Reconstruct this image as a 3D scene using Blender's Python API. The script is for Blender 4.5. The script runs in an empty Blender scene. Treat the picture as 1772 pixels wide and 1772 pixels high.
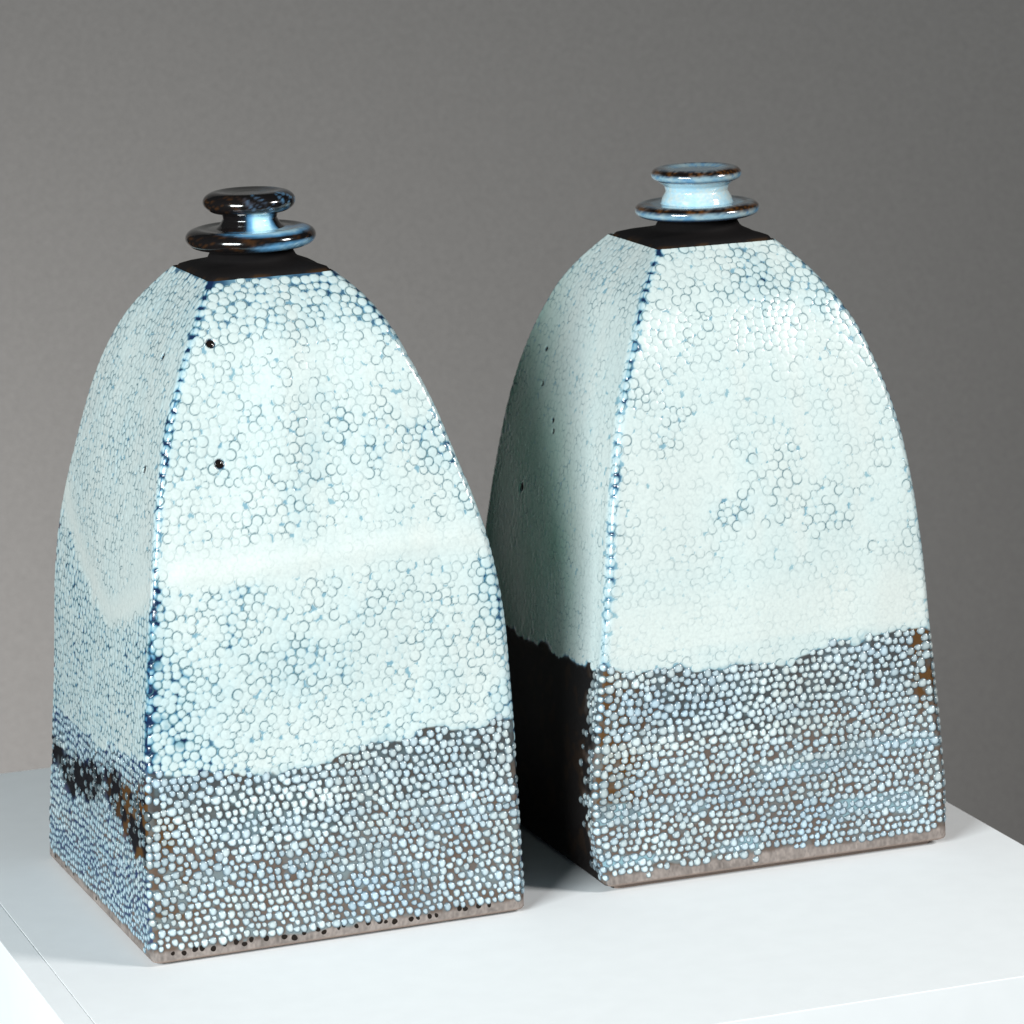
import bpy, math, random
import numpy as np
from mathutils import Matrix, Vector

# ------------------------------------------------------------------ camera, world, lamps, exposure
S = 0.14                      # metres per layout unit (a bottle foot is one unit wide)
OY = 10.0                     # layout origin sits between the two bottles
scene = bpy.context.scene
col = scene.collection

def W(x, y, z):
    return Vector((x * S, (y - OY) * S, z * S))

cam_data = bpy.data.cameras.new('camera')
cam = bpy.data.objects.new('camera', cam_data)
col.objects.link(cam)
pitch, roll, camH = 0.20733, -0.03433, 3.09508
cp, sp = math.cos(pitch), math.sin(pitch)
Fw = Vector((0, cp, -sp)); Rt = Vector((1, 0, 0)); Up = Vector((0, sp, cp))
R2 = Rt * math.cos(roll) + Up * math.sin(roll)
U2 = -Rt * math.sin(roll) + Up * math.cos(roll)
m = Matrix((R2, U2, -Fw)).transposed().to_4x4()
m.translation = W(0, 0, camH)
cam.matrix_world = m
cam_data.sensor_width = 36
cam_data.lens = 6709.87 / 1772 * 36
cam_data.clip_start = 0.05
cam_data.clip_end = 50
cam_data.dof.use_dof = True
cam_data.dof.focus_distance = 9.9 * S
cam_data.dof.aperture_fstop = 32
scene.camera = cam

world = bpy.data.worlds.new('World')
scene.world = world
world.use_nodes = True
bg = world.node_tree.nodes['Background']
bg.inputs['Color'].default_value = (0.55, 0.85, 0.9, 1)
bg.inputs['Strength'].default_value = 0.012

def area(name, az, el, dist, sx, sy, power, color, target):
    """softbox: az degrees to the right of the camera's side of the set, el above the horizon"""
    ld = bpy.data.lights.new(name, 'AREA')
    ld.shape = 'RECTANGLE'; ld.size = sx * S; ld.size_y = sy * S
    ld.energy = power; ld.color = color
    o = bpy.data.objects.new(name, ld); col.objects.link(o)
    a, e = math.radians(az), math.radians(el)
    t = W(*target)
    d = Vector((math.sin(a) * math.cos(e), -math.cos(a) * math.cos(e), math.sin(e)))
    o.location = t + d * dist * S
    o.rotation_euler = (-d).to_track_quat('-Z', 'Y').to_euler()
    return o

area('key_softbox', 70, 28, 10, 2.2, 2.2, 15.5, (1.0, 0.985, 0.96), (0, 10, 0.8))
area('fill_softbox', -34, 15, 11, 5.5, 3.2, 41.0, (0.90, 0.98, 1.0), (0, 10, 0.8))
area('added_backdrop_lamp', -14, 4, 5.0, 1.2, 1.2, 13.0, (1.0, 0.975, 0.95), (-3.4, 20.0, -3.4))  # unseen lamp, added to brighten the backdrop towards lower left

scene.view_settings.view_transform = 'Standard'
scene.view_settings.look = 'None'
scene.view_settings.exposure = 0
scene.view_settings.gamma = 1
scene.render.resolution_x = 1024
scene.render.resolution_y = 1024
scene.render.engine = 'CYCLES'

# ------------------------------------------------------------------ helpers
def link(name, me, parent=None, mats=()):
    o = bpy.data.objects.new(name, me)
    col.objects.link(o)
    if me is not None:
        for q in mats:
            if q.name not in [x.name for x in me.materials if x]:
                me.materials.append(q)
    if parent is not None:
        o.parent = parent
    return o

def mesh_np(name, co, faces, normals=None, smooth=True):
    """co (n,3); faces (k,4) or (k,3) int array"""
    me = bpy.data.meshes.new(name)
    n = len(co); k, c = faces.shape
    me.vertices.add(n); me.vertices.foreach_set('co', np.ascontiguousarray(co, np.float32).ravel())
    me.loops.add(k * c); me.loops.foreach_set('vertex_index', np.ascontiguousarray(faces, np.int32).ravel())
    me.polygons.add(k)
    me.polygons.foreach_set('loop_start', np.arange(0, k * c, c, dtype=np.int32))
    me.polygons.foreach_set('loop_total', np.full(k, c, np.int32))
    me.polygons.foreach_set('use_smooth', np.full(k, smooth, bool))
    me.update(calc_edges=True)
    if normals is not None:
        me.normals_split_custom_set_from_vertices(np.ascontiguousarray(normals, np.float32))
    return me

def set_col(me, rgba, name='Col'):
    a = me.attributes.new(name, 'FLOAT_COLOR', 'POINT')
    a.data.foreach_set('color', np.ascontiguousarray(rgba, np.float32).ravel())

_nz = {}
def vnoise(x, y, seed, sc=1.0):
    """smooth value noise 0..1 on arrays"""
    if seed not in _nz:
        _nz[seed] = np.random.RandomState(seed).rand(97, 97)
    g = _nz[seed]
    x = np.asarray(x) * sc + 31.7; y = np.asarray(y) * sc + 17.3
    xi = np.floor(x).astype(int); yi = np.floor(y).astype(int)
    fx = x - xi; fy = y - yi
    fx = fx * fx * (3 - 2 * fx); fy = fy * fy * (3 - 2 * fy)
    a = g[xi % 97, yi % 97]; b = g[(xi + 1) % 97, yi % 97]
    c = g[xi % 97, (yi + 1) % 97]; d = g[(xi + 1) % 97, (yi + 1) % 97]
    return (a * (1 - fx) + b * fx) * (1 - fy) + (c * (1 - fx) + d * fx) * fy

def fbm(x, y, seed, sc=1.0, oc=3):
    s = 0; w = 0
    for k in range(oc):
        s = s + vnoise(x, y, seed + 100 * k, sc * 2 ** k) * 0.5 ** k; w += 0.5 ** k
    return s / w

def sst(a, b, x):
    t = np.clip((np.asarray(x, float) - a) / (b - a), 0, 1)
    return t * t * (3 - 2 * t)

def mix(a, b, t):
    t = np.asarray(t)[..., None]
    return a * (1 - t) + b * t

# ------------------------------------------------------------------ materials
def new_mat(name):
    mt = bpy.data.materials.new(name); mt.use_nodes = True
    nt = mt.node_tree
    return mt, nt, nt.nodes['Principled BSDF']

def ceramic_mat(name, gloss=0.22, clay_rough=0.62, coat=0.35, bump=0.12, dry=True):
    """colour from the glaze layout stored on the mesh; its alpha says how bare the clay is"""
    mt, nt, b = new_mat(name)
    N, L = nt.nodes, nt.links
    at = N.new('ShaderNodeAttribute'); at.attribute_name = 'Col'
    tc = N.new('ShaderNodeTexCoord')
    nz = N.new('ShaderNodeTexNoise'); nz.inputs['Scale'].default_value = 900
    nz.inputs['Detail'].default_value = 3
    L.new(tc.outputs['Object'], nz.inputs['Vector'])
    hs = N.new('ShaderNodeMix'); hs.data_type = 'RGBA'; hs.blend_type = 'MULTIPLY'
    hs.inputs['Factor'].default_value = 0.35
    rp = N.new('ShaderNodeValToRGB')
    rp.color_ramp.elements[0].position = 0.3; rp.color_ramp.elements[0].color = (0.72, 0.74, 0.76, 1)
    rp.color_ramp.elements[1].position = 0.6; rp.color_ramp.elements[1].color = (1, 1, 1, 1)
    L.new(nz.outputs['Fac'], rp.inputs['Fac'])
    L.new(at.outputs['Color'], hs.inputs[6]); L.new(rp.outputs['Color'], hs.inputs[7])
    L.new(hs.outputs[2], b.inputs['Base Color'])
    mr = N.new('ShaderNodeMapRange')
    mr.inputs['To Min'].default_value = gloss; mr.inputs['To Max'].default_value = clay_rough
    L.new(at.outputs['Alpha'], mr.inputs['Value'])
    L.new(mr.outputs['Result'], b.inputs['Roughness'])
    bp = N.new('ShaderNodeBump'); bp.inputs['Strength'].default_value = bump
    bp.inputs['Distance'].default_value = 0.0003
    L.new(nz.outputs['Fac'], bp.inputs['Height']); L.new(bp.outputs['Normal'], b.inputs['Normal'])
    cw = N.new('ShaderNodeMapRange')
    cw.inputs['To Min'].default_value = coat; cw.inputs['To Max'].default_value = 0.0
    L.new(at.outputs['Alpha'], cw.inputs['Value']); L.new(cw.outputs['Result'], b.inputs['Coat Weight'])
    b.inputs['Coat Roughness'].default_value = 0.12
    sw = N.new('ShaderNodeMapRange')
    sw.inputs['To Min'].default_value = 0.5; sw.inputs['To Max'].default_value = 0.12
    L.new(at.outputs['Alpha'], sw.inputs['Value']); L.new(sw.outputs['Result'], b.inputs['Specular IOR Level'])
    return mt

mat_body = ceramic_mat('speckled_stoneware_glaze')
mat_plate = ceramic_mat('dry_black_shoulder', gloss=0.6, clay_rough=0.7, coat=0.0)
mat_stop = ceramic_mat('glossy_stopper_glaze', gloss=0.10, coat=0.8, bump=0.05)

def bead_mat():
    mt, nt, b = new_mat('glaze_bead')
    N, L = nt.nodes, nt.links
    oi = N.new('ShaderNodeObjectInfo')
    at = N.new('ShaderNodeAttribute'); at.attribute_name = 'rim'
    mx = N.new('ShaderNodeMix'); mx.data_type = 'RGBA'
    ml = N.new('ShaderNodeMix'); ml.data_type = 'RGBA'; ml.blend_type = 'MULTIPLY'; ml.inputs['Factor'].default_value = 1
    ml.inputs[7].default_value = (0.20, 0.24, 0.27, 1)
    L.new(oi.outputs['Color'], ml.inputs[6])
    L.new(at.outputs['Fac'], mx.inputs['Factor'])
    L.new(oi.outputs['Color'], mx.inputs[6]); L.new(ml.outputs[2], mx.inputs[7])
    L.new(mx.outputs[2], b.inputs['Base Color'])
    b.inputs['Roughness'].default_value = 0.22
    b.inputs['Coat Weight'].default_value = 0.35
    b.inputs['Coat Roughness'].default_value = 0.12
    return mt
mat_bead = bead_mat()

def plain_mat(name, color, rough, scale=60, amt=0.04, bump=0.02, spec=0.5):
    mt, nt, b = new_mat(name)
    N, L = nt.nodes, nt.links
    tc = N.new('ShaderNodeTexCoord')
    nz = N.new('ShaderNodeTexNoise'); nz.inputs['Scale'].default_value = scale; nz.inputs['Detail'].default_value = 6
    L.new(tc.outputs['Object'], nz.inputs['Vector'])
    rp = N.new('ShaderNodeValToRGB')
    lo = [c * (1 - amt) for c in color]; hi = [min(1, c * (1 + amt)) for c in color]
    rp.color_ramp.elements[0].position = 0.35; rp.color_ramp.elements[0].color = (*lo, 1)
    rp.color_ramp.elements[1].position = 0.65; rp.color_ramp.elements[1].color = (*hi, 1)
    L.new(nz.outputs['Fac'], rp.inputs['Fac']); L.new(rp.outputs['Color'], b.inputs['Base Color'])
    b.inputs['Roughness'].default_value = rough
    b.inputs['Specular IOR Level'].default_value = spec
    bp = N.new('ShaderNodeBump'); bp.inputs['Strength'].default_value = bump; bp.inputs['Distance'].default_value = 0.001
    L.new(nz.outputs['Fac'], bp.inputs['Height']); L.new(bp.outputs['Normal'], b.inputs['Normal'])
    return mt

mat_white = plain_mat('white_plinth_paint', (0.80, 0.81, 0.82), 0.7, 90, 0.010, 0.02, 0.12)
mat_drop = plain_mat('grey_backdrop_paper', (0.158, 0.153, 0.149), 0.9, 620, 0.13, 0.06, 0.1)
mat_pit = plain_mat('burnt_pinhole', (0.012, 0.008, 0.006), 0.5, 300, 0.3, 0.05, 0.15)

mat_pitg = plain_mat('glassy_burnt_pinhole', (0.010, 0.007, 0.006), 0.12, 300, 0.3, 0.02, 0.6)

# ------------------------------------------------------------------ setting: backdrop and plinth
def backdrop():
    """paper sweep: wall behind, curving forward into the floor below the plinth"""
    pts = []
    yw, zf, r = 21.0, -7.0, 3.0
    pts.append((yw, 9.0)); pts.append((yw, zf + r))
    for k in range(1, 13):
        a = math.pi / 2 * k / 12
        pts.append((yw - r + r * math.cos(a), zf + r - r * math.sin(a)))
    pts.append((2.0, zf))
    xs = np.linspace(-9, 9, 25)
    co = np.array([[W(x, y, z)[:] for x in xs] for (y, z) in pts]).reshape(-1, 3)
    nx = len(xs); f = []
    for j in range(len(pts) - 1):
        for i in range(nx - 1):
            f.append((j * nx + i, (j + 1) * nx + i, (j + 1) * nx + i + 1, j * nx + i + 1))
    o = link('backdrop', mesh_np('backdrop', co, np.array(f)), None, [mat_drop])
    o['kind'] = 'structure'
backdrop()

def box_mesh(name, x0, x1, y0, y1, z0, z1, bev=0.004):
    import bmesh
    bm = bmesh.new()
    bmesh.ops.create_cube(bm, size=1)
    for v in bm.verts:
        v.co = Vector(((x0 + x1) / 2 + v.co.x * (x1 - x0), (y0 + y1) / 2 + v.co.y * (y1 - y0), (z0 + z1) / 2 + v.co.z * (z1 - z0))) * S
    if bev:
        bmesh.ops.bevel(bm, geom=list(bm.edges), offset=bev * S, segments=3, profile=0.5, affect='EDGES')
    me = bpy.data.meshes.new(name); bm.to_mesh(me); bm.free()
    return me

plinth = link('plinth', None)
plinth.location = W(-0.6544, 9.9708, 0)
plinth.rotation_euler = (0, 0, 0.33925)
plinth['label'] = 'white painted plinth that both ceramic bottles stand on'
plinth['category'] = 'plinth'
PX0, PX1, PY0, PY1, PH = -0.799, 1.937, -1.525, 1.437, 7.0
SEAM = -0.728
link('top_panel', box_mesh('top_panel', SEAM + 0.0004, PX1, PY0, PY1, -0.5, 0, 0.002), plinth, [mat_white])
link('edge_strip', box_mesh('edge_strip', PX0, SEAM - 0.0004, PY0, PY1, -0.5, 0.0002, 0.002), plinth, [mat_white])
link('front_panel', box_mesh('front_panel', PX0 + .004, PX1 - .004, PY0 + .004, PY0 + 0.12, -PH, -0.501, 0.003), plinth, [mat_white])
link('back_panel', box_mesh('back_panel', PX0 + .004, PX1 - .004, PY1 - 0.12, PY1 - .004, -PH, -0.501, 0.003), plinth, [mat_white])
for xa, xb in ((PX0 + .004, PX0 + 0.12), (PX1 - 0.12, PX1 - .004)):
    link('side_panel', box_mesh('side_panel', xa, xb, PY0 + 0.121, PY1 - 0.121, -PH, -0.501, 0.003), plinth, [mat_white])

# ------------------------------------------------------------------ bottles
K = np.array([0, .08, .2, .35, .5, .62, .72, .8, .87, .93, .97, 1.])
def spl(v, t):
    v = np.array(v); mm = np.gradient(v, K); i = np.clip(np.searchsorted(K, t) - 1, 0, len(K) - 2)
    h = K[i + 1] - K[i]; s = (t - K[i]) / h
    return (2*s**3-3*s**2+1)*v[i]+(s**3-2*s**2+s)*h*mm[i]+(-2*s**3+3*s**2)*v[i+1]+(s**3-s**2)*h*mm[i+1]

WHITE = np.array([0.565, 0.640, 0.625])
CREAM = np.array([0.60, 0.645, 0.62])
PALEB = np.array([0.25, 0.40, 0.45])
BLUE = np.array([0.05, 0.20, 0.34])
NAVY = np.array([0.008, 0.02, 0.06])
CLAY = np.array([0.245, 0.185, 0.155])
DARKC = np.array([0.055, 0.06, 0.062])
BROWN = np.array([0.090, 0.042, 0.013])
BLACK = np.array([0.006, 0.005, 0.005])

BOT = {
 'L': dict(pos=(-0.6544, 9.9708), rot=0.3607, h=1.6671, gap=0.005, cr=0.020,
   wx=[1.001, 1.0061, 0.9985, 0.9734, 0.9327, 0.8691, 0.784, 0.7057, 0.6096, 0.5114, 0.4201, 0.3316],
   wy=[1.0538, 1.007, 0.9591, 0.9298, 0.9279, 0.8812, 0.8001, 0.7418, 0.6795, 0.5718, 0.4529, 0.3396],
   ox=[-0.0005, 0.0062, 0.0133, 0.0182, 0.0194, 0.0142, 0.007, 0.0044, 0.002, 0.0058, 0.0072, 0.0031],
   bF=([-1, -.8, -.55, -.23, .02, .23, .55, .86, 1], [.285, .275, .268, .262, .268, .286, .297, .296, .308]),
   bL=([-1, -.6, 0, .5, 1], [.255, .262, .262, .285, .30])),
 'R': dict(pos=(0.5016, 10.4519), rot=0.3472, h=1.642, gap=0.013, cr=0.020,
   wx=[0.996, 1.0151, 0.9963, 0.9551, 0.9098, 0.8599, 0.8002, 0.7269, 0.6376, 0.5291, 0.4314, 0.3407],
   wy=[1.055, 1.0279, 0.9972, 0.9701, 0.9422, 0.8827, 0.8129, 0.7455, 0.6681, 0.5681, 0.4626, 0.3651],
   ox=[0.0032, -0.0054, -0.0033, 0.0062, 0.0126, 0.0168, 0.0195, 0.0199, 0.0204, 0.0135, 0.0117, 0.0098],
   bF=([-1, -.48, -.17, .1, .2, .28, .55, .8, 1], [.352, .338, .332, .326, .336, .347, .352, .358, .352]),
   bL=([-1, -.3, .3, .7, 1], [.35, .33, .335, .345, .352])),
}

# face order round the bottle: 0 front, 1 right, 2 back, 3 left; u runs -1..1 left to right seen from outside
FA = [((-1, -1), (1, -1)), ((1, -1), (1, 1)), ((1, 1), (-1, 1)), ((-1, 1), (-1, -1))]
NCOL = [380, 110, 110, 200]
NROW = 600

def exposure(nm, face, u, t, X):
    """how much the grooves between beads show: 0 flooded with white glaze, 1 bare clay grooves.
    X is the metric coordinate across the face. Returns E, clay colour, groove tint darkness."""
    sd = {'L': 0, 'R': 40}[nm] + face * 7
    n1 = fbm(X, t * 1.65, 11 + sd, 7.0, 3)
    n2 = fbm(X, t * 1.65, 12 + sd, 26.0, 2)
    n3 = fbm(X, t * 1.65, 13 + sd, 3.0, 2)
    B = BOT[nm]
    uu, tt = (B['bL'] if face in (3, 1) else B['bF'])
    tb = np.interp(u, uu, tt) + (n2 - .5) * 0.022 + (vnoise(X, t, 14 + sd, 9) - .5) * .012
    band = sst(tb + .010, tb - .008, t)
    dl = (1 + u) / 2 * 0.95; dr = (1 - u) / 2 * 0.95      # distance to the edges
    if face in (0, 2):
        if nm == 'L':
            E = 0.30 + 0.34 * sst(.40, .70, n1) * sst(.60, .66, t) * sst(.90, .82, t)
            E = E + (0.16 + .22 * sst(.4, .7, n1)) * sst(.585, .55, t) * (1 - band)
            E = E + .30 * sst(.88, .96, t) + .10 * sst(.84, .9, t)
            E = E - .22 * sst(.555, .575, t) * sst(.635, .605, t)
            wl = np.interp(t, [0, .25, .35, .45, .58, .62, 1], [.20, .20, .15, .09, .04, .026, .022])
            E = E + .50 * np.exp(-(dl / wl) ** 1.5) + .75 * n2 * np.exp(-(dl / .022) ** 2)
            E = E + .16 * np.exp(-(dr / .06) ** 1.2) + .12 * sst(.35, .1, dr) * sst(.3, .6, t) * n1
        else:
            E = 0.24 + 0.26 * sst(.50, .75, n1) * sst(.45, .55, t) + .10 * sst(.62, .8, n1)
            E = E + .22 * sst(.74, .95, t) + .12 * sst(.95, .99, t)
            E = E + (.25 + .9 * n2) * np.exp(-(dl / .022) ** 1.2) + .30 * np.exp(-(dr / .04) ** 1.2)
    else:
        if nm == 'L':
            E = 0.58 + .30 * (n1 - .4)
            e_ = np.abs(u - .2) ** 1.4 * .115 - (t - .467) + (n2 - .5) * .02
            lobe = sst(.012, -.012, e_) * sst(.74, .62, t)
            inner = sst(-.035, -.075, e_)
            E = E - .34 * lobe * (1 - inner * .8) + .22 * (1 - lobe) * sst(.66, .58, t)
            E = E + .22 * sst(.88, .97, t)
            E = E + .25 * np.exp(-(dl / .10)) * sst(.65, .5, t) + .60 * np.exp(-(dr / .020) ** 1.2)
        else:
            E = 0.24 + .20 * (n1 - .35) + .25 * sst(.84, .96, t)
            E = E + .25 * np.exp(-(dl / .05)) + .7 * np.exp(-(dl / .025)) * sst(.62, .75, t) * sst(.95, .85, t) + .55 * np.exp(-(dr / .022) ** 1.2)
    E = E * (0.74 + 0.52 * n2)
    E = E - .18 * sst(.55, .72, fbm(X, t * 1.65, 19 + sd, 4.0, 3)) * (1 - band) * sst(.03, .08, np.minimum(dl, dr))
    E = np.where(band > 0, np.maximum(E, E * (1 - band) + 1.25 * band), E)
    # colour of the bare ground
    g = mix(np.broadcast_to(CLAY * .46, X.shape + (3,)), np.broadcast_to(DARKC, X.shape + (3,)),
            sst(.35, .8, sst(-.02, .10, t - tb + .16) * (.4 + n1)))
    br = sst(.56, .70, n2) * .35
    bl = sst(.60, .48, n3 + .15 * (n2 - .5)) * sst(.45, .6, n2) * .45
    if nm == 'L' and face in (0, 2):
        br = br * .7 + sst(.20, .02, dl) * sst(.02, .07, t) * sst(.26, .2, t) * n2 * 1.3
        E = E - .30 * sst(.48, .66, fbm(X, t * 6.0, 15 + sd, 4.0, 2)) * band * sst(.2, .1, np.abs(t - .10))
    if nm == 'R' and face in (0, 2):
        br = br * .5 + sst(.20, .02, dl) * sst(.08, .13, t) * n2 * 1.9 + sst(.12, .02, dr) * sst(.20, .25, t) * 2.0 * n2
        st = np.exp(-((t - .172 - .01 * np.sin(X * 9)) / .012) ** 2) * sst(.2, .7, u)
        st = np.maximum(st, np.exp(-((t - .035) / .010) ** 2) * sst(-.5, -.8, u) * 1.2)
        st = np.maximum(st, .8 * sst(.48, .66, fbm(X, t * 6.0, 16 + sd, 4.0, 2)) * sst(.24, .14, t) * sst(.01, .03, t))
        E = E - .55 * st * band
    dark = np.zeros_like(E)
    if face in (1, 3):
        if nm == 'L':
            dz = np.exp(-((t - .203 - .012 * u + (n3 - .5) * .08) / (.030 + .020 * (u + 1) / 2)) ** 2) * (0.35 + 1.3 * n1)
            dark = np.clip(sst(.25, .75, dz + (n2 - .5) * 1.0) , 0, 1)
            g = mix(g, np.broadcast_to(NAVY * 1.6, g.shape), sst(.15, .55, n2) * .95 * sst(.012, .03, t))
            br = sst(.0, .8, u) * sst(.42, .66, vnoise(X, t * 1.65, 17 + sd, 34.0)) * sst(.1, .5, dz)
            E = E - .25 * band * (1 - dark) * sst(.3, .8, n1 + .1)
        else:
            dark = band * sst(.97, .86, u + .25 * (n2 - .5)) * (face == 3)  # R: shade on the left face's band painted in as black
            br = br * .3
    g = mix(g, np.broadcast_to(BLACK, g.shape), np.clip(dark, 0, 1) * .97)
    g = mix(g, np.broadcast_to(BROWN, g.shape), np.clip(br, 0, 1))
    # bare foot
    ft = .010 + .008 * (n2 - .5) if nm == 'L' else .013 + .012 * (n2 - .5) + .012 * sst(.3, -.2, np.abs(u + .1))
    if nm == 'R' and face == 3: ft = ft * 0 - 1.0  # no clay colour here: the shaded gap is painted black
    foot = sst(ft + .004, ft - .003, t)
    return E, g, dark, foot, band, tb

def build_bottle(nm, label):
    B = BOT[nm]; rng = np.random.RandomState(5 if nm == 'L' else 9)
    h = B['h'] - (.0115 + B['gap'])
    root = link('ceramic_bottle', None)
    root.location = W(B['pos'][0], B['pos'][1], 0)
    root.rotation_euler = (0, 0, B['rot'])
    root['label'] = label; root['category'] = 'bottle'; root['group'] = 'pair of lidded square ceramic bottles'
    # ---- smooth surface
    # rows equally spaced along the profile
    tf = np.linspace(0, 1, 2001)
    ww = (spl(B['wx'], tf) + spl(B['wy'], tf)) / 4
    al = np.r_[0, np.cumsum(np.hypot(np.diff(ww), np.diff(tf) * h))]
    T = np.interp(np.linspace(0, al[-1], NROW), al, tf)
    AL = np.linspace(0, al[-1], NROW)
    wx, wy, ox = spl(B['wx'], T), spl(B['wy'], T), spl(B['ox'], T)
    Uc, Fc = [], []
    for k in range(4):
        Uc.append(-1 + 2 * np.arange(NCOL[k]) / NCOL[k]); Fc.append(np.full(NCOL[k], k))
    Uc = np.concatenate(Uc); Fc = np.concatenate(Fc); NC = len(Uc)
    A = np.array([f[0] for f in FA], float)[Fc]; Z = np.array([f[1] for f in FA], float)[Fc]
    sq = A + (Z - A) * ((Uc + 1) / 2)[:, None]                # unit square outline
    def section(wx_, wy_, ox_, inset=0.0):
        hx = (wx_ / 2 + .003 - inset)[:, None]; hy = (wy_ / 2 + .003 - inset)[:, None]
        px = sq[:, 0][None] * hx; py = sq[:, 1][None] * hy
        r = B['cr']
        qx = np.clip(px, -(hx - r), hx - r); qy = np.clip(py, -(hy - r), hy - r)
        dx, dy = px - qx, py - qy
        l = np.maximum(np.hypot(dx, dy), 1e-9)
        return qx + dx / l * r + ox_[:, None], qy + dy / l * r
    px, py = section(wx, wy, ox)
    z = np.broadcast_to((T * h)[:, None], px.shape).copy()
    # hand-built unevenness: gentle slab warps
    ang = np.arange(NC) / NC * 2 * np.pi
    CX, CY = np.cos(ang) * .9, np.sin(ang) * .9
    lowf = (vnoise(CX[None] * 2.2 + z * 1.3, CY[None] * 2.2 + z * 2.1, 71 + (nm == 'R'), 1.0) - .5)
    P = np.stack([px, py, z], -1)
    def normals(P):
        du = np.roll(P, -1, 1) - np.roll(P, 1, 1)
        dv = np.gradient(P, axis=0)
        n = np.cross(du, dv); n /= np.maximum(np.linalg.norm(n, axis=-1, keepdims=True), 1e-12)
        return n
    N0 = normals(P)
    P = P + N0 * (lowf * 0.011 * sst(0, .1, T)[:, None] * sst(1, .9, T)[:, None])[..., None]
    # ---- fields on the grid
    U2, T2 = np.broadcast_to(Uc[None], px.shape), np.broadcast_to(T[:, None], px.shape)
    E = np.zeros(px.shape); G = np.zeros(px.shape + (3,)); DK = np.zeros(px.shape); FT = np.zeros(px.shape)
    BD = np.zeros(px.shape); TB = np.zeros(px.shape)
    c0 = np.r_[0, np.cumsum(NCOL)]
    fieldX = []
    for k in range(4):
        s = slice(c0[k], c0[k + 1])
        wd = (wx if k in (0, 2) else wy)[:, None]
        X = U2[:, s] * wd / 2
        r = exposure(nm, k, U2[:, s], T2[:, s], X)
        E[:, s], G[:, s], DK[:, s], FT[:, s], BD[:, s], TB[:, s] = r
    # ---- beads: rows of them across each face and one column down each edge
    beads = []           # row index (float), col index (float), radius
    dA = AL[1] - AL[0]
    for k in range(4):
        wface = wx if k in (0, 2) else wy
        sp = 0.0240
        a = 0.012; j = 0; bx, ba = [], []
        while a < al[-1] - .004:                              # first a loose hexagonal lay-out ...
            tt = np.interp(a, AL, T)
            wd = np.interp(a, AL, wface)
            s_ = sp * (0.90 + .07 * sst(.04, .12, tt) + .055 * sst(.3, .45, tt))
            n = int((wd - .02) / s_)
            xs = (np.arange(n) - (n - 1) / 2 + (0.25 if j % 2 else -.25)) * s_
            bx.append(xs + rng.uniform(-.45, .45, n) * s_); ba.append(a + rng.uniform(-.4, .4, n) * s_)
            a += s_ * .87; j += 1
        bx, ba = np.concatenate(bx), np.concatenate(ba)
        n = len(bx)
        size = sp * (0.90 + .07 * sst(.04, .12, np.interp(ba, AL, T)) + .055 * sst(.3, .45, np.interp(ba, AL, T))) * (1 + rng.uniform(-.27, .20, n))
        for it in range(14 if k in (0, 3) else 5):            # ... then let the beads push each other apart
            o = np.argsort(ba); bx, ba, size = bx[o], ba[o], size[o]
            fx, fa = np.zeros(n), np.zeros(n)
            for q in range(1, 150):
                dx, da = bx[q:] - bx[:-q], ba[q:] - ba[:-q]
                if da.min() > sp * 1.4: break
                d = np.hypot(dx, da) + 1e-6
                want = (size[q:] + size[:-q]) / 2 * 1.04
                f = np.clip(want - d, 0, None) * .45 / d
                fx[q:] += dx * f; fx[:-q] -= dx * f; fa[q:] += da * f; fa[:-q] -= da * f
            bx = bx + fx; ba = np.clip(ba + fa, .010, al[-1] - .006)
            lim = np.interp(ba, AL, wface) / 2 - .025
            bx = np.clip(bx, -lim, lim)
        for x, b, s_ in zip(bx, ba, size):
            bi = b / dA
            if bi < 3 or bi > NROW - 3: continue
            u = x / (np.interp(b, AL, wface) / 2)
            beads.append((bi, c0[k] + (u + 1) / 2 * NCOL[k], s_ * .62, k, u))
    for k in range(4):                                       # edge columns
        a = .018
        while a < al[-1] - .01:
            beads.append((a / dA, float(c0[k]) + rng.uniform(-.004, .004) * NCOL[k], rng.uniform(.0125, .015), k, -1))
            a += rng.uniform(.020, .033)
    H = np.zeros(px.shape)                                   # bead profile 0..1
    domes = []
    RG = np.zeros(px.shape)                                  # thin blue arcs round single beads
    for (bi, ci, r, k, u) in beads:
        ib = int(round(bi)); ic = int(round(ci)) % NC
        dk = DK[ib, ic]; ft = FT[ib, ic]
        if ft > .4 and rng.rand() > .03: continue
        if dk > .3 and (rng.rand() < dk * .55 if nm == 'L' else k == 3 and u < rng.uniform(.78, .95)): continue
        if BD[ib, ic] > .5:
            if G[ib, ic, 0] - G[ib, ic, 2] > .075 and rng.rand() < .08: continue
            r = r * (.885 - .06 * sst(.2, .05, T[ib])) * rng.uniform(.85, 1.08)
            if k == 3 and nm == 'L': r *= .86
            domes.append((ib, ic, r, k, u)); continue
        kk = Fc[ic]
        dc = (wx if kk in (0, 2) else wy)[ib] / NCOL[kk]
        hw = int(r / dc * 1.3) + 3; hr = int(r / dA * 1.15) + 2
        hw = min(hw, 40)
        i0, i1 = max(0, ib - hr), min(NROW, ib + hr + 1)
        cs_ = np.arange(ic - hw, ic + hw + 1) % NC
        if Fc[cs_[0]] != Fc[cs_[-1]]: cs_ = np.arange(ic - hw * 2, ic + hw * 2 + 1) % NC
        sub = P[i0:i1][:, cs_]
        d = np.linalg.norm(sub - P[ib, ic], axis=-1) / r
        prof = np.clip(1 - d ** 2.0, 0, 1) * (rng.uniform(.55, 1.0) if u > -1 else .55)
        ix = np.ix_(np.arange(i0, i1), cs_)
        H[ix] = np.maximum(H[ix], prof)
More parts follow.
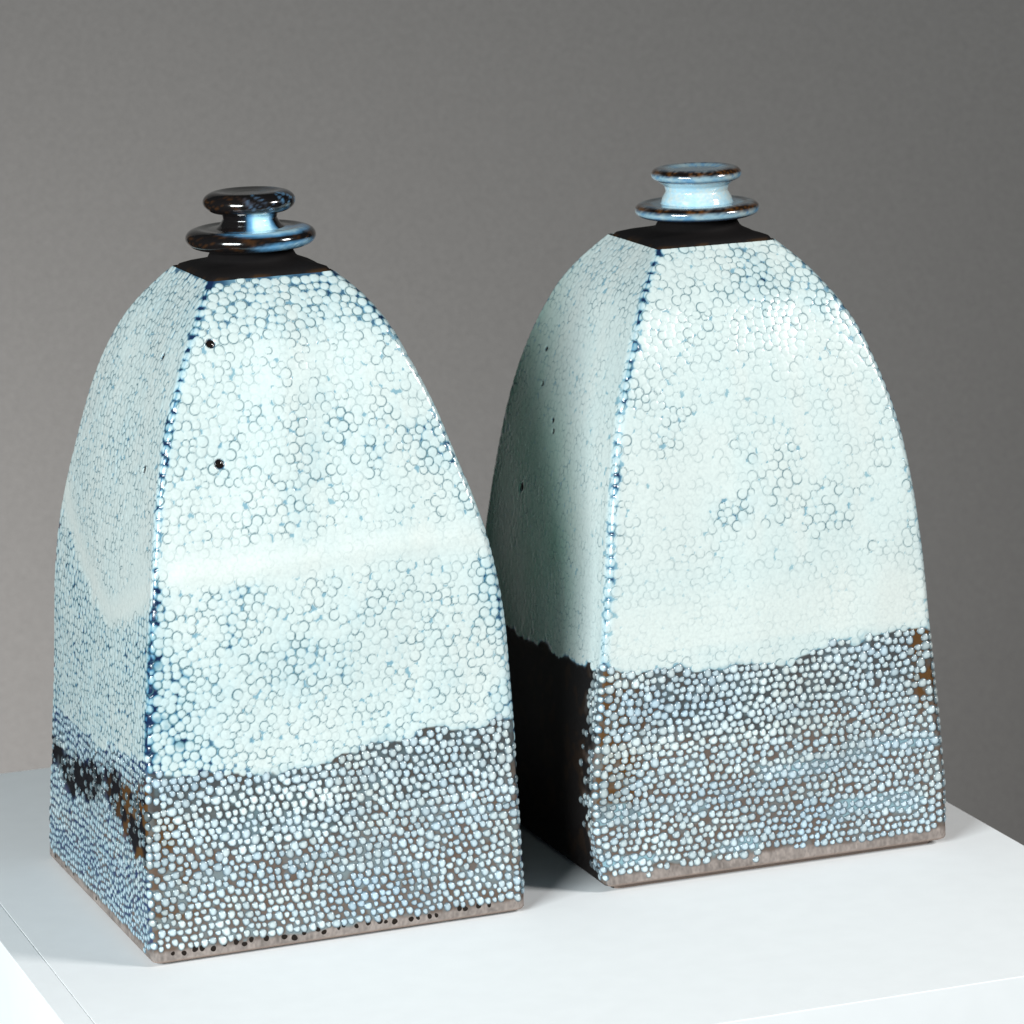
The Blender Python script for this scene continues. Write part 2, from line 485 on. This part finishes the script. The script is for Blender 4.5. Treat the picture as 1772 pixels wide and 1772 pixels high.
        st_ = rng.rand() ** 1.3 * (.30 + 2.6 * float(np.clip(E[ib, ic] - .18, 0, .6)))
        ph = rng.uniform(0, 6.28)
        ag = np.arctan2(sub[..., 2] - P[ib, ic, 2], (sub[..., 0] - P[ib, ic, 0]) * (1 if k in (0, 2) else 0) + (sub[..., 1] - P[ib, ic, 1]) * (0 if k in (0, 2) else 1))
        rg = np.exp(-((d - .80) / .080) ** 2) * st_ * np.clip(.75 + .7 * np.cos(ag - ph), 0, 1)
        RG[ix] = np.maximum(RG[ix], rg)
    Hs = np.sqrt(H)
    # ---- displacement
    Ec = np.clip(E, 0, 1.3)
    amp = 0.0004 + 0.0032 * np.clip(Ec - .18, 0, .7)
    disp = amp * Hs - 0.0015 * BD
    s = slice(c0[0], c0[1])
    if nm == 'L': disp[:, s] += .0045 * np.exp(-((T2[:, s] - .588 - .006 * np.sin(U2[:, s] * 3)) / .018) ** 2) * sst(-.97, -.8, U2[:, s]) * sst(.98, .8, U2[:, s])
    # pits: places where the glaze crawled back to a burnt hole
    pits = {'L': [(0, -.78, .917, .0135), (0, -.60, .741, .0135), (3, .45, .888, .0115), (3, .62, .727, .012)],
            'R': [(3, -.45, .575, .014), (3, -.10, .705, .009), (3, -.06, .688, .008), (3, -.42, .755, .008), (3, -.55, .81, .009)]}[nm]
    pit_at = []
    for (k, u, t, r) in pits:
        ib = int(np.searchsorted(T, t)); ic = int(c0[k] + (u + 1) / 2 * NCOL[k])
        d = np.linalg.norm(P - P[ib, ic], axis=-1) / r
        mk = sst(1.15, .75, d)
        disp = disp * (1 - mk) - .004 * mk
        DK = np.maximum(DK, mk); E = np.maximum(E, mk * 2); G = mix(G, np.broadcast_to(BLACK, G.shape), mk); H = H * (1 - mk)
        pit_at.append((ib, ic, r, 'body'))
    if nm == 'L':
        for k in (0, 3):
            n = 34 if k == 0 else 9
            for q in range(n):
                u = -.93 + 1.86 * (q + rng.uniform(.1, .9)) / n
                if k == 0 and rng.rand() < .06: continue
                a = .015 + rng.uniform(-.004, .008)
                if u > -.1 and rng.rand() < .3: continue
                ib = int(a / dA); ic = int(c0[k] + (u + 1) / 2 * NCOL[k])
                pit_at.append((ib, ic, rng.uniform(.0050, .0078), 'foot'))
    P0n = normals(P)
    PD = P + P0n * disp[..., None]
    ND = normals(PD)
    # ---- colours
    hp = np.sqrt(np.clip(H / .50, 0, 1))
    fine = np.empty(px.shape); 
    for k in range(4):
        s = slice(c0[k], c0[k + 1]); wd = (wx if k in (0, 2) else wy)[:, None]
        fine[:, s] = fbm(U2[:, s] * wd / 2, T2[:, s] * 1.65, 81 + k, 40, 2)
    Eg = E * (.75 + .5 * fine)
    mk = np.clip((Eg - .06 - hp) / .60, 0, 1)
    # groove colours get deeper where more of the ground shows
    deep = sst(.50, .95, E)
    tone = mix(np.broadcast_to(WHITE, G.shape), np.broadcast_to(CREAM, G.shape), sst(.35, .8, fbm(CX[None] * 4 + CY[None] * 2, z * 4, 91, 1.3, 2)) * .6)
    wide = fbm(CX[None] * 6 + CY[None] * 4, z * 7, 96, 1.5, 3)
    grit = vnoise(ang[None] / (2 * np.pi) * 4 + 0 * z, z, 98, 130.0)
    thin = sst(.42, .95, E + .35 * (wide - .5)) * (1 - BD)
    tone = mix(tone, np.broadcast_to(np.array([.40, .56, .60]), G.shape), thin * .38)
    edge = np.minimum(1 + U2, 1 - U2) * .45
    tone = mix(tone, np.broadcast_to(np.array([.24, .39, .47]), G.shape), np.exp(-(edge / .014) ** 1.5) * (.2 + 1.0 * wide) * .8)
    pool = np.zeros(px.shape)
    s = slice(c0[0], c0[1])
    if nm == 'L':
        lv = .588 + .006 * np.sin(U2[:, s] * 3) + .016 * (wide[:, s] - .5)
        pool[:, s] = np.exp(-((T2[:, s] - lv) / .022) ** 2) * sst(-.97, -.85, U2[:, s]) * (.25 + .9 * wide[:, s])
        s = slice(c0[3], c0[4])
        e_ = np.abs(U2[:, s] - .2) ** 1.4 * .115 - (T2[:, s] - .467)
        pool[:, s] = np.exp(-((e_ + .024) / .020) ** 2) * .8
    else:
        pool[:, s] = sst(.50, .42, T2[:, s]) * sst(.36, .38, T2[:, s]) * .7
        s = slice(c0[3], c0[4])
        tone[:, s] = mix(tone[:, s], np.broadcast_to(np.array([.27, .50, .40]), tone[:, s].shape), sst(.85, .50, T2[:, s] + .2 * U2[:, s]) * sst(.8, .1, U2[:, s]) * (.6 + .5 * wide[:, s]))  # green shade of R's left face painted into the glaze colour
    tone = mix(tone, np.broadcast_to(np.array([.66, .68, .64]), G.shape), np.clip(pool, 0, 1) * .6)
    mk = mk * (1 - .85 * pool)
    RG = RG * (1 - .8 * pool)
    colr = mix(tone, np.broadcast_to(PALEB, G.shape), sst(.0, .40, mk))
    colr = mix(colr, np.broadcast_to(BLUE, G.shape), sst(.30, .8, mk) * (.22 + .78 * deep))
    ng = mix(np.broadcast_to(NAVY, G.shape), G, sst(.2, .8, BD))
    colr = mix(colr, ng, sst(.62, 1.0, mk) * deep)
    colr = mix(colr, np.broadcast_to(np.array([.055, .135, .165]), G.shape), np.clip(RG * 1.3, 0, .92) * (1 - BD))
    # thin dark groove network where the glaze is only just thin
    colr = mix(colr, G, sst(.5, .9, BD) * sst(.75, 1.0, E))
    # blue haze of thin glaze lying in the band's grooves
    bz = sst(.45, .62, fine) * BD * (1 - FT) * sst(1.3, .5, E) * .5 + BD * (1 - FT) * sst(1.0, .65, E) * .7 + .15 * BD * (1 - FT) * sst(.5, .7, fine)
    colr = mix(colr, np.broadcast_to(PALEB * .85, G.shape), np.clip(bz, 0, 1) * (1 - np.clip(DK * 1.3, 0, 1)))
    colr = mix(colr, np.broadcast_to(np.array([.225, .190, .172]), G.shape) * (.35 + .55 * fine[..., None] + .25 * wide[..., None] + .5 * grit[..., None]), FT)
    mkp = np.clip(DK, 0, 1) * BD
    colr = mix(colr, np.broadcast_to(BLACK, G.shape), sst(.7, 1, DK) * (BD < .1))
    alpha = np.clip(BD * .9 + .2 * DK + FT * .3, 0, 1)
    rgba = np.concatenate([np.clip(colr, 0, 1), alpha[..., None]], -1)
    # ---- grid faces split into parts
    idx = np.arange(NROW * NC).reshape(NROW, NC)
    a = idx[:-1]; b_ = np.roll(idx, -1, 1)[:-1]; c = np.roll(idx, -1, 1)[1:]; d = idx[1:]
    quads = np.stack([a, b_, c, d], -1)
    bandf = BD[:-1] > .5; footf = FT[:-1] > .5; footf[:3] = True
    V = PD.reshape(-1, 3) * S; NN = ND.reshape(-1, 3); CC = rgba.reshape(-1, 4)
    parts = {}
    for name, msk in (('glazed_body', ~bandf & ~footf), ('textured_band', bandf & ~footf), ('foot_rim', footf)):
        q = quads[msk]
        used, inv = np.unique(q, return_inverse=True)
        q = inv.reshape(q.shape); v = V[used]; n_ = NN[used]; cc = CC[used]
        if name == 'foot_rim':                                # turn the rim under onto the inset foot
            low = idx[0]
            pos = {int(g): i for i, g in enumerate(used)}
            ring = np.array([pos[int(g)] for g in low])
            extra, exn, nq = [], [], []
            base = len(v); prev = ring
            for (ins, dz) in ((.004, -.006), (.012, -.0105), (.030, -.0115), (.034, -.0115 - B['gap'])):
                rx, ry = section(wx[:1], wy[:1], ox[:1], ins)
                rr = np.stack([rx[0], ry[0], np.full(NC, dz)], -1) * S
                ii = np.arange(base, base + NC); base += NC
                extra.append(rr)
                nrm = N0[0] * 1.0; nrm = nrm + np.array([0, 0, -1.0]) * (ins / .006); nrm /= np.linalg.norm(nrm, axis=1, keepdims=True)
                if ins > .03: nrm = N0[0]
                exn.append(nrm)
                nq.append(np.stack([ii, np.roll(ii, -1), np.roll(prev, -1), prev], -1)); prev = ii
            v = np.concatenate([v] + extra); n_ = np.concatenate([n_] + exn)
            under = np.tile(np.r_[CLAY, .95], (NC, 1))
            if nm == 'R': under[Fc == 3, :3] = BLACK  # foot painted black for the shade between the bottles
            cc = np.concatenate([cc, np.tile(under, (4, 1))])
            q = np.concatenate([q] + nq)
        v = v + np.array([0, 0, (.0115 + B['gap']) * S])
        me = mesh_np(name, v, q, n_)
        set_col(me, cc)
        parts[name] = link(name, me, root, [mat_body])
    lift = .0115 + B['gap']
    # ---- beads standing free in the band
    seg = 10
    rings = [(0, 1.0, 0.0), (.46, .88, .12), (.74, .60, .68), (.90, .26, 1.0), (1.0, -.25, 1.0)]
    tv = [(0, 0, 1.0)]; tr = [0.0]
    for (rr, zz, rm) in rings[1:]:
        for s_ in range(seg):
            aa = 2 * math.pi * s_ / seg
            tv.append((rr * math.cos(aa), rr * math.sin(aa), zz)); tr.append(rm)
    tf_ = []
    for s_ in range(seg): tf_.append((0, 1 + s_, 1 + (s_ + 1) % seg))
    for q in range(3):
        for s_ in range(seg):
            i0 = 1 + q * seg + s_; i1 = 1 + q * seg + (s_ + 1) % seg
            tf_ += [(i0, i0 + seg, i1 + seg), (i0, i1 + seg, i1)]
    tv = np.array(tv); tr = np.array(tr); tf_ = np.array(tf_)
    tmpl = []
    for q in range(5):
        jj = tv.copy()
        aa = np.arctan2(jj[:, 1], jj[:, 0])
        w_ = 1 + .09 * np.sin(aa * 2 + rng.uniform(0, 6)) + .05 * np.sin(aa * 3 + rng.uniform(0, 6))
        jj[:, 0] *= w_; jj[:, 1] *= w_; jj[:, 2] *= .36
        me = mesh_np('bead', jj * S, tf_)
        at = me.attributes.new('rim', 'FLOAT', 'POINT'); at.data.foreach_set('value', tr.astype(np.float32))
        me.materials.append(mat_bead)
        tmpl.append((me, jj))
    # the 300 that show largest: those on the front face nearest the camera
    Rz = np.array([[math.cos(B['rot']), -math.sin(B['rot']), 0], [math.sin(B['rot']), math.cos(B['rot']), 0], [0, 0, 1]])
    cpos = np.array([0, 0, camH]) - np.array([B['pos'][0], B['pos'][1], 0])
    def score(dm):
        ib, ic, r, k, u = dm
        vd = cpos - Rz @ PD[ib, ic]; L_ = np.linalg.norm(vd)
        return r / L_ * max(0, (Rz @ ND[ib, ic]) @ vd / L_)
    domes.sort(key=score, reverse=True)
    sv, sf, sc_ = [], [], []
    off = 0
    for q, (ib, ic, r, k, u) in enumerate(domes):
        nrm = Vector(P0n[ib, ic]); quat = nrm.to_track_quat('Z', 'Y')
        M = np.array(quat.to_matrix())
        pc = P[ib, ic] + P0n[ib, ic] * -0.0015
        bt = fine[ib, ic]; t = T[ib]
        wv = vnoise((pc[0] + pc[1]) * 4, pc[2] * 22, 55 + k) * .85 + rng.uniform(0, .35)
        tint = mix(np.array([.60, .665, .655]), np.array([.40, .52, .60]), np.array(np.clip(wv * 1.1 - .32 + .3 * sst(.15, .03, t), 0, 1)))
        if E[ib, ic] < .85: tint = mix(tint, np.array([.50, .62, .70]), np.array(.5))
        gb = G[ib, ic]; rust = float(np.clip((gb[0] - gb[2]) / .06 - .55, 0, 1))
        tint = mix(tint, tint * np.array([.62, .56, .50]), np.array(rust * rng.uniform(.2, 1)))
        wn = vnoise(pc[0] + pc[1], pc[2], 57 + k, 9.0) * .6 + vnoise(pc[0] + pc[1], pc[2], 58 + k, 30.0) * .4
        tint = tint * (.90 + .20 * float(sst(.25, .7, wn))) * rng.uniform(.88, 1.10)
        if Fc[ic] in (1, 3) and nm == 'L': tint = mix(tint, np.array([.34, .50, .57]), np.array(.15 + .6 * rng.rand()))
        dk = min(1, DK[ib, ic])
        tint = tint * (1 - .70 * dk * rng.uniform(.5, 1.2)) if Fc[ic] in (1, 3) else tint  # dims beads in L's dark belt and in R's painted shade
        me, jj = tmpl[q % 5]
        if q < 300:
            o = bpy.data.objects.new('bead', me); col.objects.link(o)
            o.parent = parts['textured_band']
            o.location = Vector(pc * S) + Vector((0, 0, lift * S))
            o.rotation_mode = 'QUATERNION'; o.rotation_quaternion = quat
            o.scale = (r, r, r * rng.uniform(.8, 1.1))
            o.color = (*tint, 1)
        else:
            v = (jj * r) @ M.T + pc + np.array([0, 0, lift])
            sv.append(v * S); sf.append(tf_ + off); off += len(v)
            rimc = tint * np.array([.20, .24, .27])
            sc_.append(np.concatenate([mix(np.tile(tint, (len(v), 1)), np.tile(rimc, (len(v), 1)), tr), np.zeros((len(v), 1))], 1))
    me = mesh_np('beads', np.concatenate(sv), np.concatenate(sf))
    set_col(me, np.concatenate(sc_))
    o = link('beads', me, parts['textured_band'], [mat_body]); o['kind'] = 'stuff'
    # ---- pinholes
    pv = []; pf = []
    sg = 12
    pv.append((0, 0, .10))
    wobp = [1 + .08 * math.sin(2 * math.pi * s_ / sg * 2 + 1) + .06 * math.sin(2 * math.pi * s_ / sg * 3) for s_ in range(sg)]
    for (rr, zz) in ((.5, .10), (.82, .16), (.98, .18), (1.12, -.3)):
        for s_ in range(sg): pv.append((rr * wobp[s_] * math.cos(2 * math.pi * s_ / sg), rr * wobp[s_] * math.sin(2 * math.pi * s_ / sg), zz))
    for s_ in range(sg): pf.append((0, 1 + s_, 1 + (s_ + 1) % sg))
    for q in range(3):
        for s_ in range(sg):
            i0 = 1 + q * sg + s_; i1 = 1 + q * sg + (s_ + 1) % sg
            pf += [(i0, i0 + sg, i1 + sg), (i0, i1 + sg, i1)]
    pme = mesh_np('pinhole', np.array(pv) * S, np.array(pf)); pme.materials.append(mat_pit)
    pv2 = np.array(pv); pv2[:, 2] += np.clip(1 - (pv2[:, 0] ** 2 + pv2[:, 1] ** 2) * 2.2, 0, 1) * .9
    pmg = mesh_np('glossy_pinhole', pv2 * S, np.array(pf)); pmg.materials.append(mat_pitg)
    for (ib, ic, r, wh) in pit_at:
        o = bpy.data.objects.new('pinhole', pmg if wh == 'body' else pme); col.objects.link(o)
        o.parent = parts['glazed_body'] if wh == 'body' else parts['foot_rim']
        o.location = Vector((PD[ib, ic] + P0n[ib, ic] * (.001 if wh == 'body' else 0)) * S) + Vector((0, 0, lift * S))
        o.rotation_mode = 'QUATERNION'; o.rotation_quaternion = Vector(P0n[ib, ic]).to_track_quat('Z', 'Y') @ Matrix.Rotation(rng.uniform(0, 6.28), 3, 'Z').to_quaternion()
        rr = r * .72 if wh == 'body' else r
        o.scale = (rr, rr * rng.uniform(.82, 1.08), rr * .4)
    # ---- dark shoulder plate closing the top, doming up to the neck
    na = 96
    aa = np.arange(na) / na * 2 * np.pi
    hx, hy = wx[-1] / 2 + .002, wy[-1] / 2 + .002
    cxp = ox[-1]
    k_ = 1 / np.maximum(np.abs(np.cos(aa)) / hx, np.abs(np.sin(aa)) / hy)
    ex, ey = k_ * np.cos(aa), k_ * np.sin(aa)
    r_ = .030
    qx, qy = np.clip(ex, -(hx - r_), hx - r_), np.clip(ey, -(hy - r_), hy - r_)
    l = np.maximum(np.hypot(ex - qx, ey - qy), 1e-9)
    ex, ey = qx + (ex - qx) / l * r_, qy + (ey - qy) / l * r_
    sx_, sy_ = B['stop'][0], B['stop'][1]
    prof_ = [(0, -.012, .99), (0, -.006, 1.0), (0, -.002, .985), (.12, .008, .9), (.35, .015, .8), (.6, .020, .8), (.85, .025, 1), (1, .032, 1)]
    rn = .115
    vv = []
    nj = vnoise(np.cos(aa) * 3, np.sin(aa) * 3, 77) - .5
    for (bl_, dz, sc2) in prof_:
        x_ = ex * (1 - bl_) * (sc2 if bl_ == 0 else 1) + bl_ * (rn * np.cos(aa) + sx_ - cxp)
        y_ = ey * (1 - bl_) * (sc2 if bl_ == 0 else 1) + bl_ * (rn * np.sin(aa) + sy_)
        vv.append(np.stack([x_ + cxp, y_, np.full(na, h + dz) + nj * .007 * (1 - bl_)], -1))
    vv.append(np.stack([.100 * np.cos(aa) + sx_, .100 * np.sin(aa) + sy_, np.full(na, h + .062)], -1))
    vv.append(np.stack([.02 * np.cos(aa) + sx_, .02 * np.sin(aa) + sy_, np.full(na, h + .0625)], -1))
    vv = np.array(vv); nr = len(vv); ii = np.arange(nr * na).reshape(nr, na)
    q = np.stack([ii[:-1], np.roll(ii, -1, 1)[:-1], np.roll(ii, -1, 1)[1:], ii[1:]], -1).reshape(-1, 4)
    pl = vv.reshape(-1, 3)
    me = mesh_np('shoulder_plate', (pl + np.array([0, 0, lift])) * S, q)
    fn = fbm(pl[:, 0], pl[:, 1], 93, 25, 3)
    cc = mix(np.tile(BLACK * 1.2, (len(pl), 1)), np.tile(BROWN * .5, (len(pl), 1)), sst(.50, .70, fn) * sst(.008, .001, pl[:, 2] - h))
    set_col(me, np.concatenate([cc, np.full((len(pl), 1), 1.0)], 1))
    link('shoulder_plate', me, root, [mat_plate])
    # ---- stopper: flange, waist, knob
    lathe_stopper(nm, root, sx_, sy_, h + lift)
    return root

def lathe(name, prof, colf, parent, cx, cy, z0, na=96, mat=None, wob=0.0, seed=1):
    """prof: list of (r, z) from bottom centre outward and up; colf(angle, r, z) -> rgb, alpha"""
    pr = np.array(prof); s = np.r_[0, np.cumsum(np.hypot(*np.diff(pr, axis=0).T))]
    m_ = 60; ss = np.linspace(0, s[-1], m_)
    rr, zz = np.interp(ss, s, pr[:, 0]), np.interp(ss, s, pr[:, 1])
    aa = np.arange(na) / na * 2 * np.pi
    R_, A_ = np.meshgrid(rr, aa, indexing='ij'); Z_ = np.broadcast_to(zz[:, None], R_.shape)
    w = 1 + wob * (vnoise(np.cos(A_) * 2, np.sin(A_) * 2 + Z_ * 20, seed) - .5)
    v = np.stack([R_ * w * np.cos(A_) + cx, R_ * w * np.sin(A_) + cy, Z_ + z0], -1)
    ii = np.arange(m_ * na).reshape(m_, na)
    q = np.stack([ii[:-1], np.roll(ii, -1, 1)[:-1], np.roll(ii, -1, 1)[1:], ii[1:]], -1).reshape(-1, 4)
    me = mesh_np(name, v.reshape(-1, 3) * S, q)
    c, al_ = colf(A_, R_, Z_)
    set_col(me, np.concatenate([np.clip(c, 0, 1), al_[..., None]], -1).reshape(-1, 4))
    return link(name, me, parent, [mat or mat_stop])

def rim_profile(R, th, rin, dish):
    """rounded disc section: bottom inner -> rim -> top with a dished middle"""
    p = [(0.0, -th * .5), (rin, -th * .5), (R - th * .75, -th * .46)]
    for k in range(13):
        a = -math.pi / 2 + math.pi * k / 12
        p.append((R - th * .62 + th * .62 * math.cos(a), th * .46 * math.sin(a)))
    p += [(R - th * 1.0, th * .40), (R - th * 1.5, th * .5 - dish), (0.0, th * .5 - dish)]
    return p

def lathe_stopper(nm, root, cx, cy, z):
    OR = np.array([.115, .044, .010]); LB = np.array([.42, .66, .78]); MB = np.array([.10, .28, .48])
    sd = 5 if nm == 'L' else 60
    def cf(kind):
        def f(A, R, Z):
            n = fbm(np.cos(A) * 2.2 + Z * 9, np.sin(A) * 2.2, sd + 3, 2.0, 3)
            n2 = fbm(np.cos(A) * 3 + Z * 30, np.sin(A) * 3, sd + 9, 5.0, 2)
            sh = A.shape + (3,)
            bk = np.broadcast_to(BLACK * 1.3, sh)
            if nm == 'L':
                c = mix(bk, np.broadcast_to(OR, sh), sst(.55, .75, n2) * .32 * sst(R.max() - .03, R.max() - .005, R))
                # pale glaze run down one side of the waist (towards the viewer, right of centre)
                dA = np.angle(np.exp(1j * (A - math.radians(-88))))
                if kind == 'waist':
                    w = np.exp(-((dA - .1) / .50) ** 2) * (.55 + .9 * n)
                    c = mix(c, np.broadcast_to(MB, sh), sst(.2, .45, w)); c = mix(c, np.broadcast_to(LB * 1.35, sh), sst(.45, .75, w))
                elif kind == 'flange':
                    w = np.exp(-((dA - .25) / .95) ** 2) * (.5 + n) * sst(-.004, .012, Z) * sst(.172, .14, R) * 1.25
                    w2 = np.exp(-((dA - .45) / .75) ** 2) * sst(.004, -.008, Z) * (.6 + .8 * n2) * sst(.12, .15, R)
                    w = np.maximum(w, w2 * .62)
                    c = mix(c, np.broadcast_to(MB, sh), sst(.15, .45, w)); c = mix(c, np.broadcast_to(LB, sh), sst(.45, .85, w))
                else:
                    w = sst(.58, .8, n2) * sst(0, .8, np.cos(dA - .9)) * .7
                    c = mix(c, np.broadcast_to(MB, sh), w)
            else:
                c = mix(np.broadcast_to(LB * .62, sh), np.broadcast_to(WHITE * .9, sh), sst(.5, .85, n) * .5)
                if kind == 'waist':
                    c = mix(np.broadcast_to(WHITE * .97, sh), np.broadcast_to(LB * .9, sh), np.clip(sst(.25, .7, n2) * .8 + .5 * sst(.05, .07, Z) + .4 * sst(.03, .018, Z), 0, 1))
                else:
                    c = mix(c, np.broadcast_to(MB, sh), sst(.42, .7, n2) * .85)
                    rimw = np.exp(-((Z - .011) / .0075) ** 2) * sst(.02, .035, R - (.10 if kind == 'flange' else .06))
                    c = mix(c, np.broadcast_to(OR * .8, sh), np.clip(rimw * (.6 + n * 1.2), 0, 1))
                    c = mix(c, np.broadcast_to(BLACK, sh), np.clip(rimw * sst(.35, .6, n2) * 1.25, 0, 1))
                c = mix(c, np.broadcast_to(NAVY, sh), sst(-.008, -.0145, Z) * (.95 if kind != 'waist' else 0) if nm == 'R' else sst(-.016, -.024, Z) * .8)  # shade under flange and knob painted in as navy
            return c, np.full(A.shape, .05)
        return f
    st = link('stopper', None, root)
    if nm == 'L': st['label'] = 'dark brown glossy stopper with a pale blue glaze run'
    else: st['label'] = 'light blue glazed stopper with brown rims'
    st.location = Vector((cx, cy, z)) * S
    th1, th2 = (.056, .060) if nm == 'L' else (.041, .041)
    zf, zk = (.083, .175) if nm == 'L' else (.078, .173)
    R1, R2_ = (.170, .120) if nm == 'L' else (.170, .123)
    lathe('flange', rim_profile(R1, th1, .10, .004), cf('flange'), st, 0, 0, zf, wob=.015, seed=sd)
    wr = .070 if nm == 'L' else .084
    top = zk - zf
    wp = [(.110, .012), (.098, .017), (wr + .010, top * .34), (wr, top * .52), (wr + .004, top * .68), (wr + .024, top - .016), (.03, top - .014)]
    lathe('waist', wp, cf('waist'), st, 0, 0, zf, na=72)
    lathe('knob', rim_profile(R2_, th2, .06, .009), cf('knob'), st, 0, 0, zk, wob=.02, seed=sd + 1)

BOT['L']['stop'] = (0.003, 0.0)
BOT['R']['stop'] = (0.026, -0.01)
build_bottle('L', 'square ceramic bottle with a dark brown stopper, nearer of the two on the plinth')
build_bottle('R', 'square ceramic bottle with a pale blue stopper, standing behind to the right')
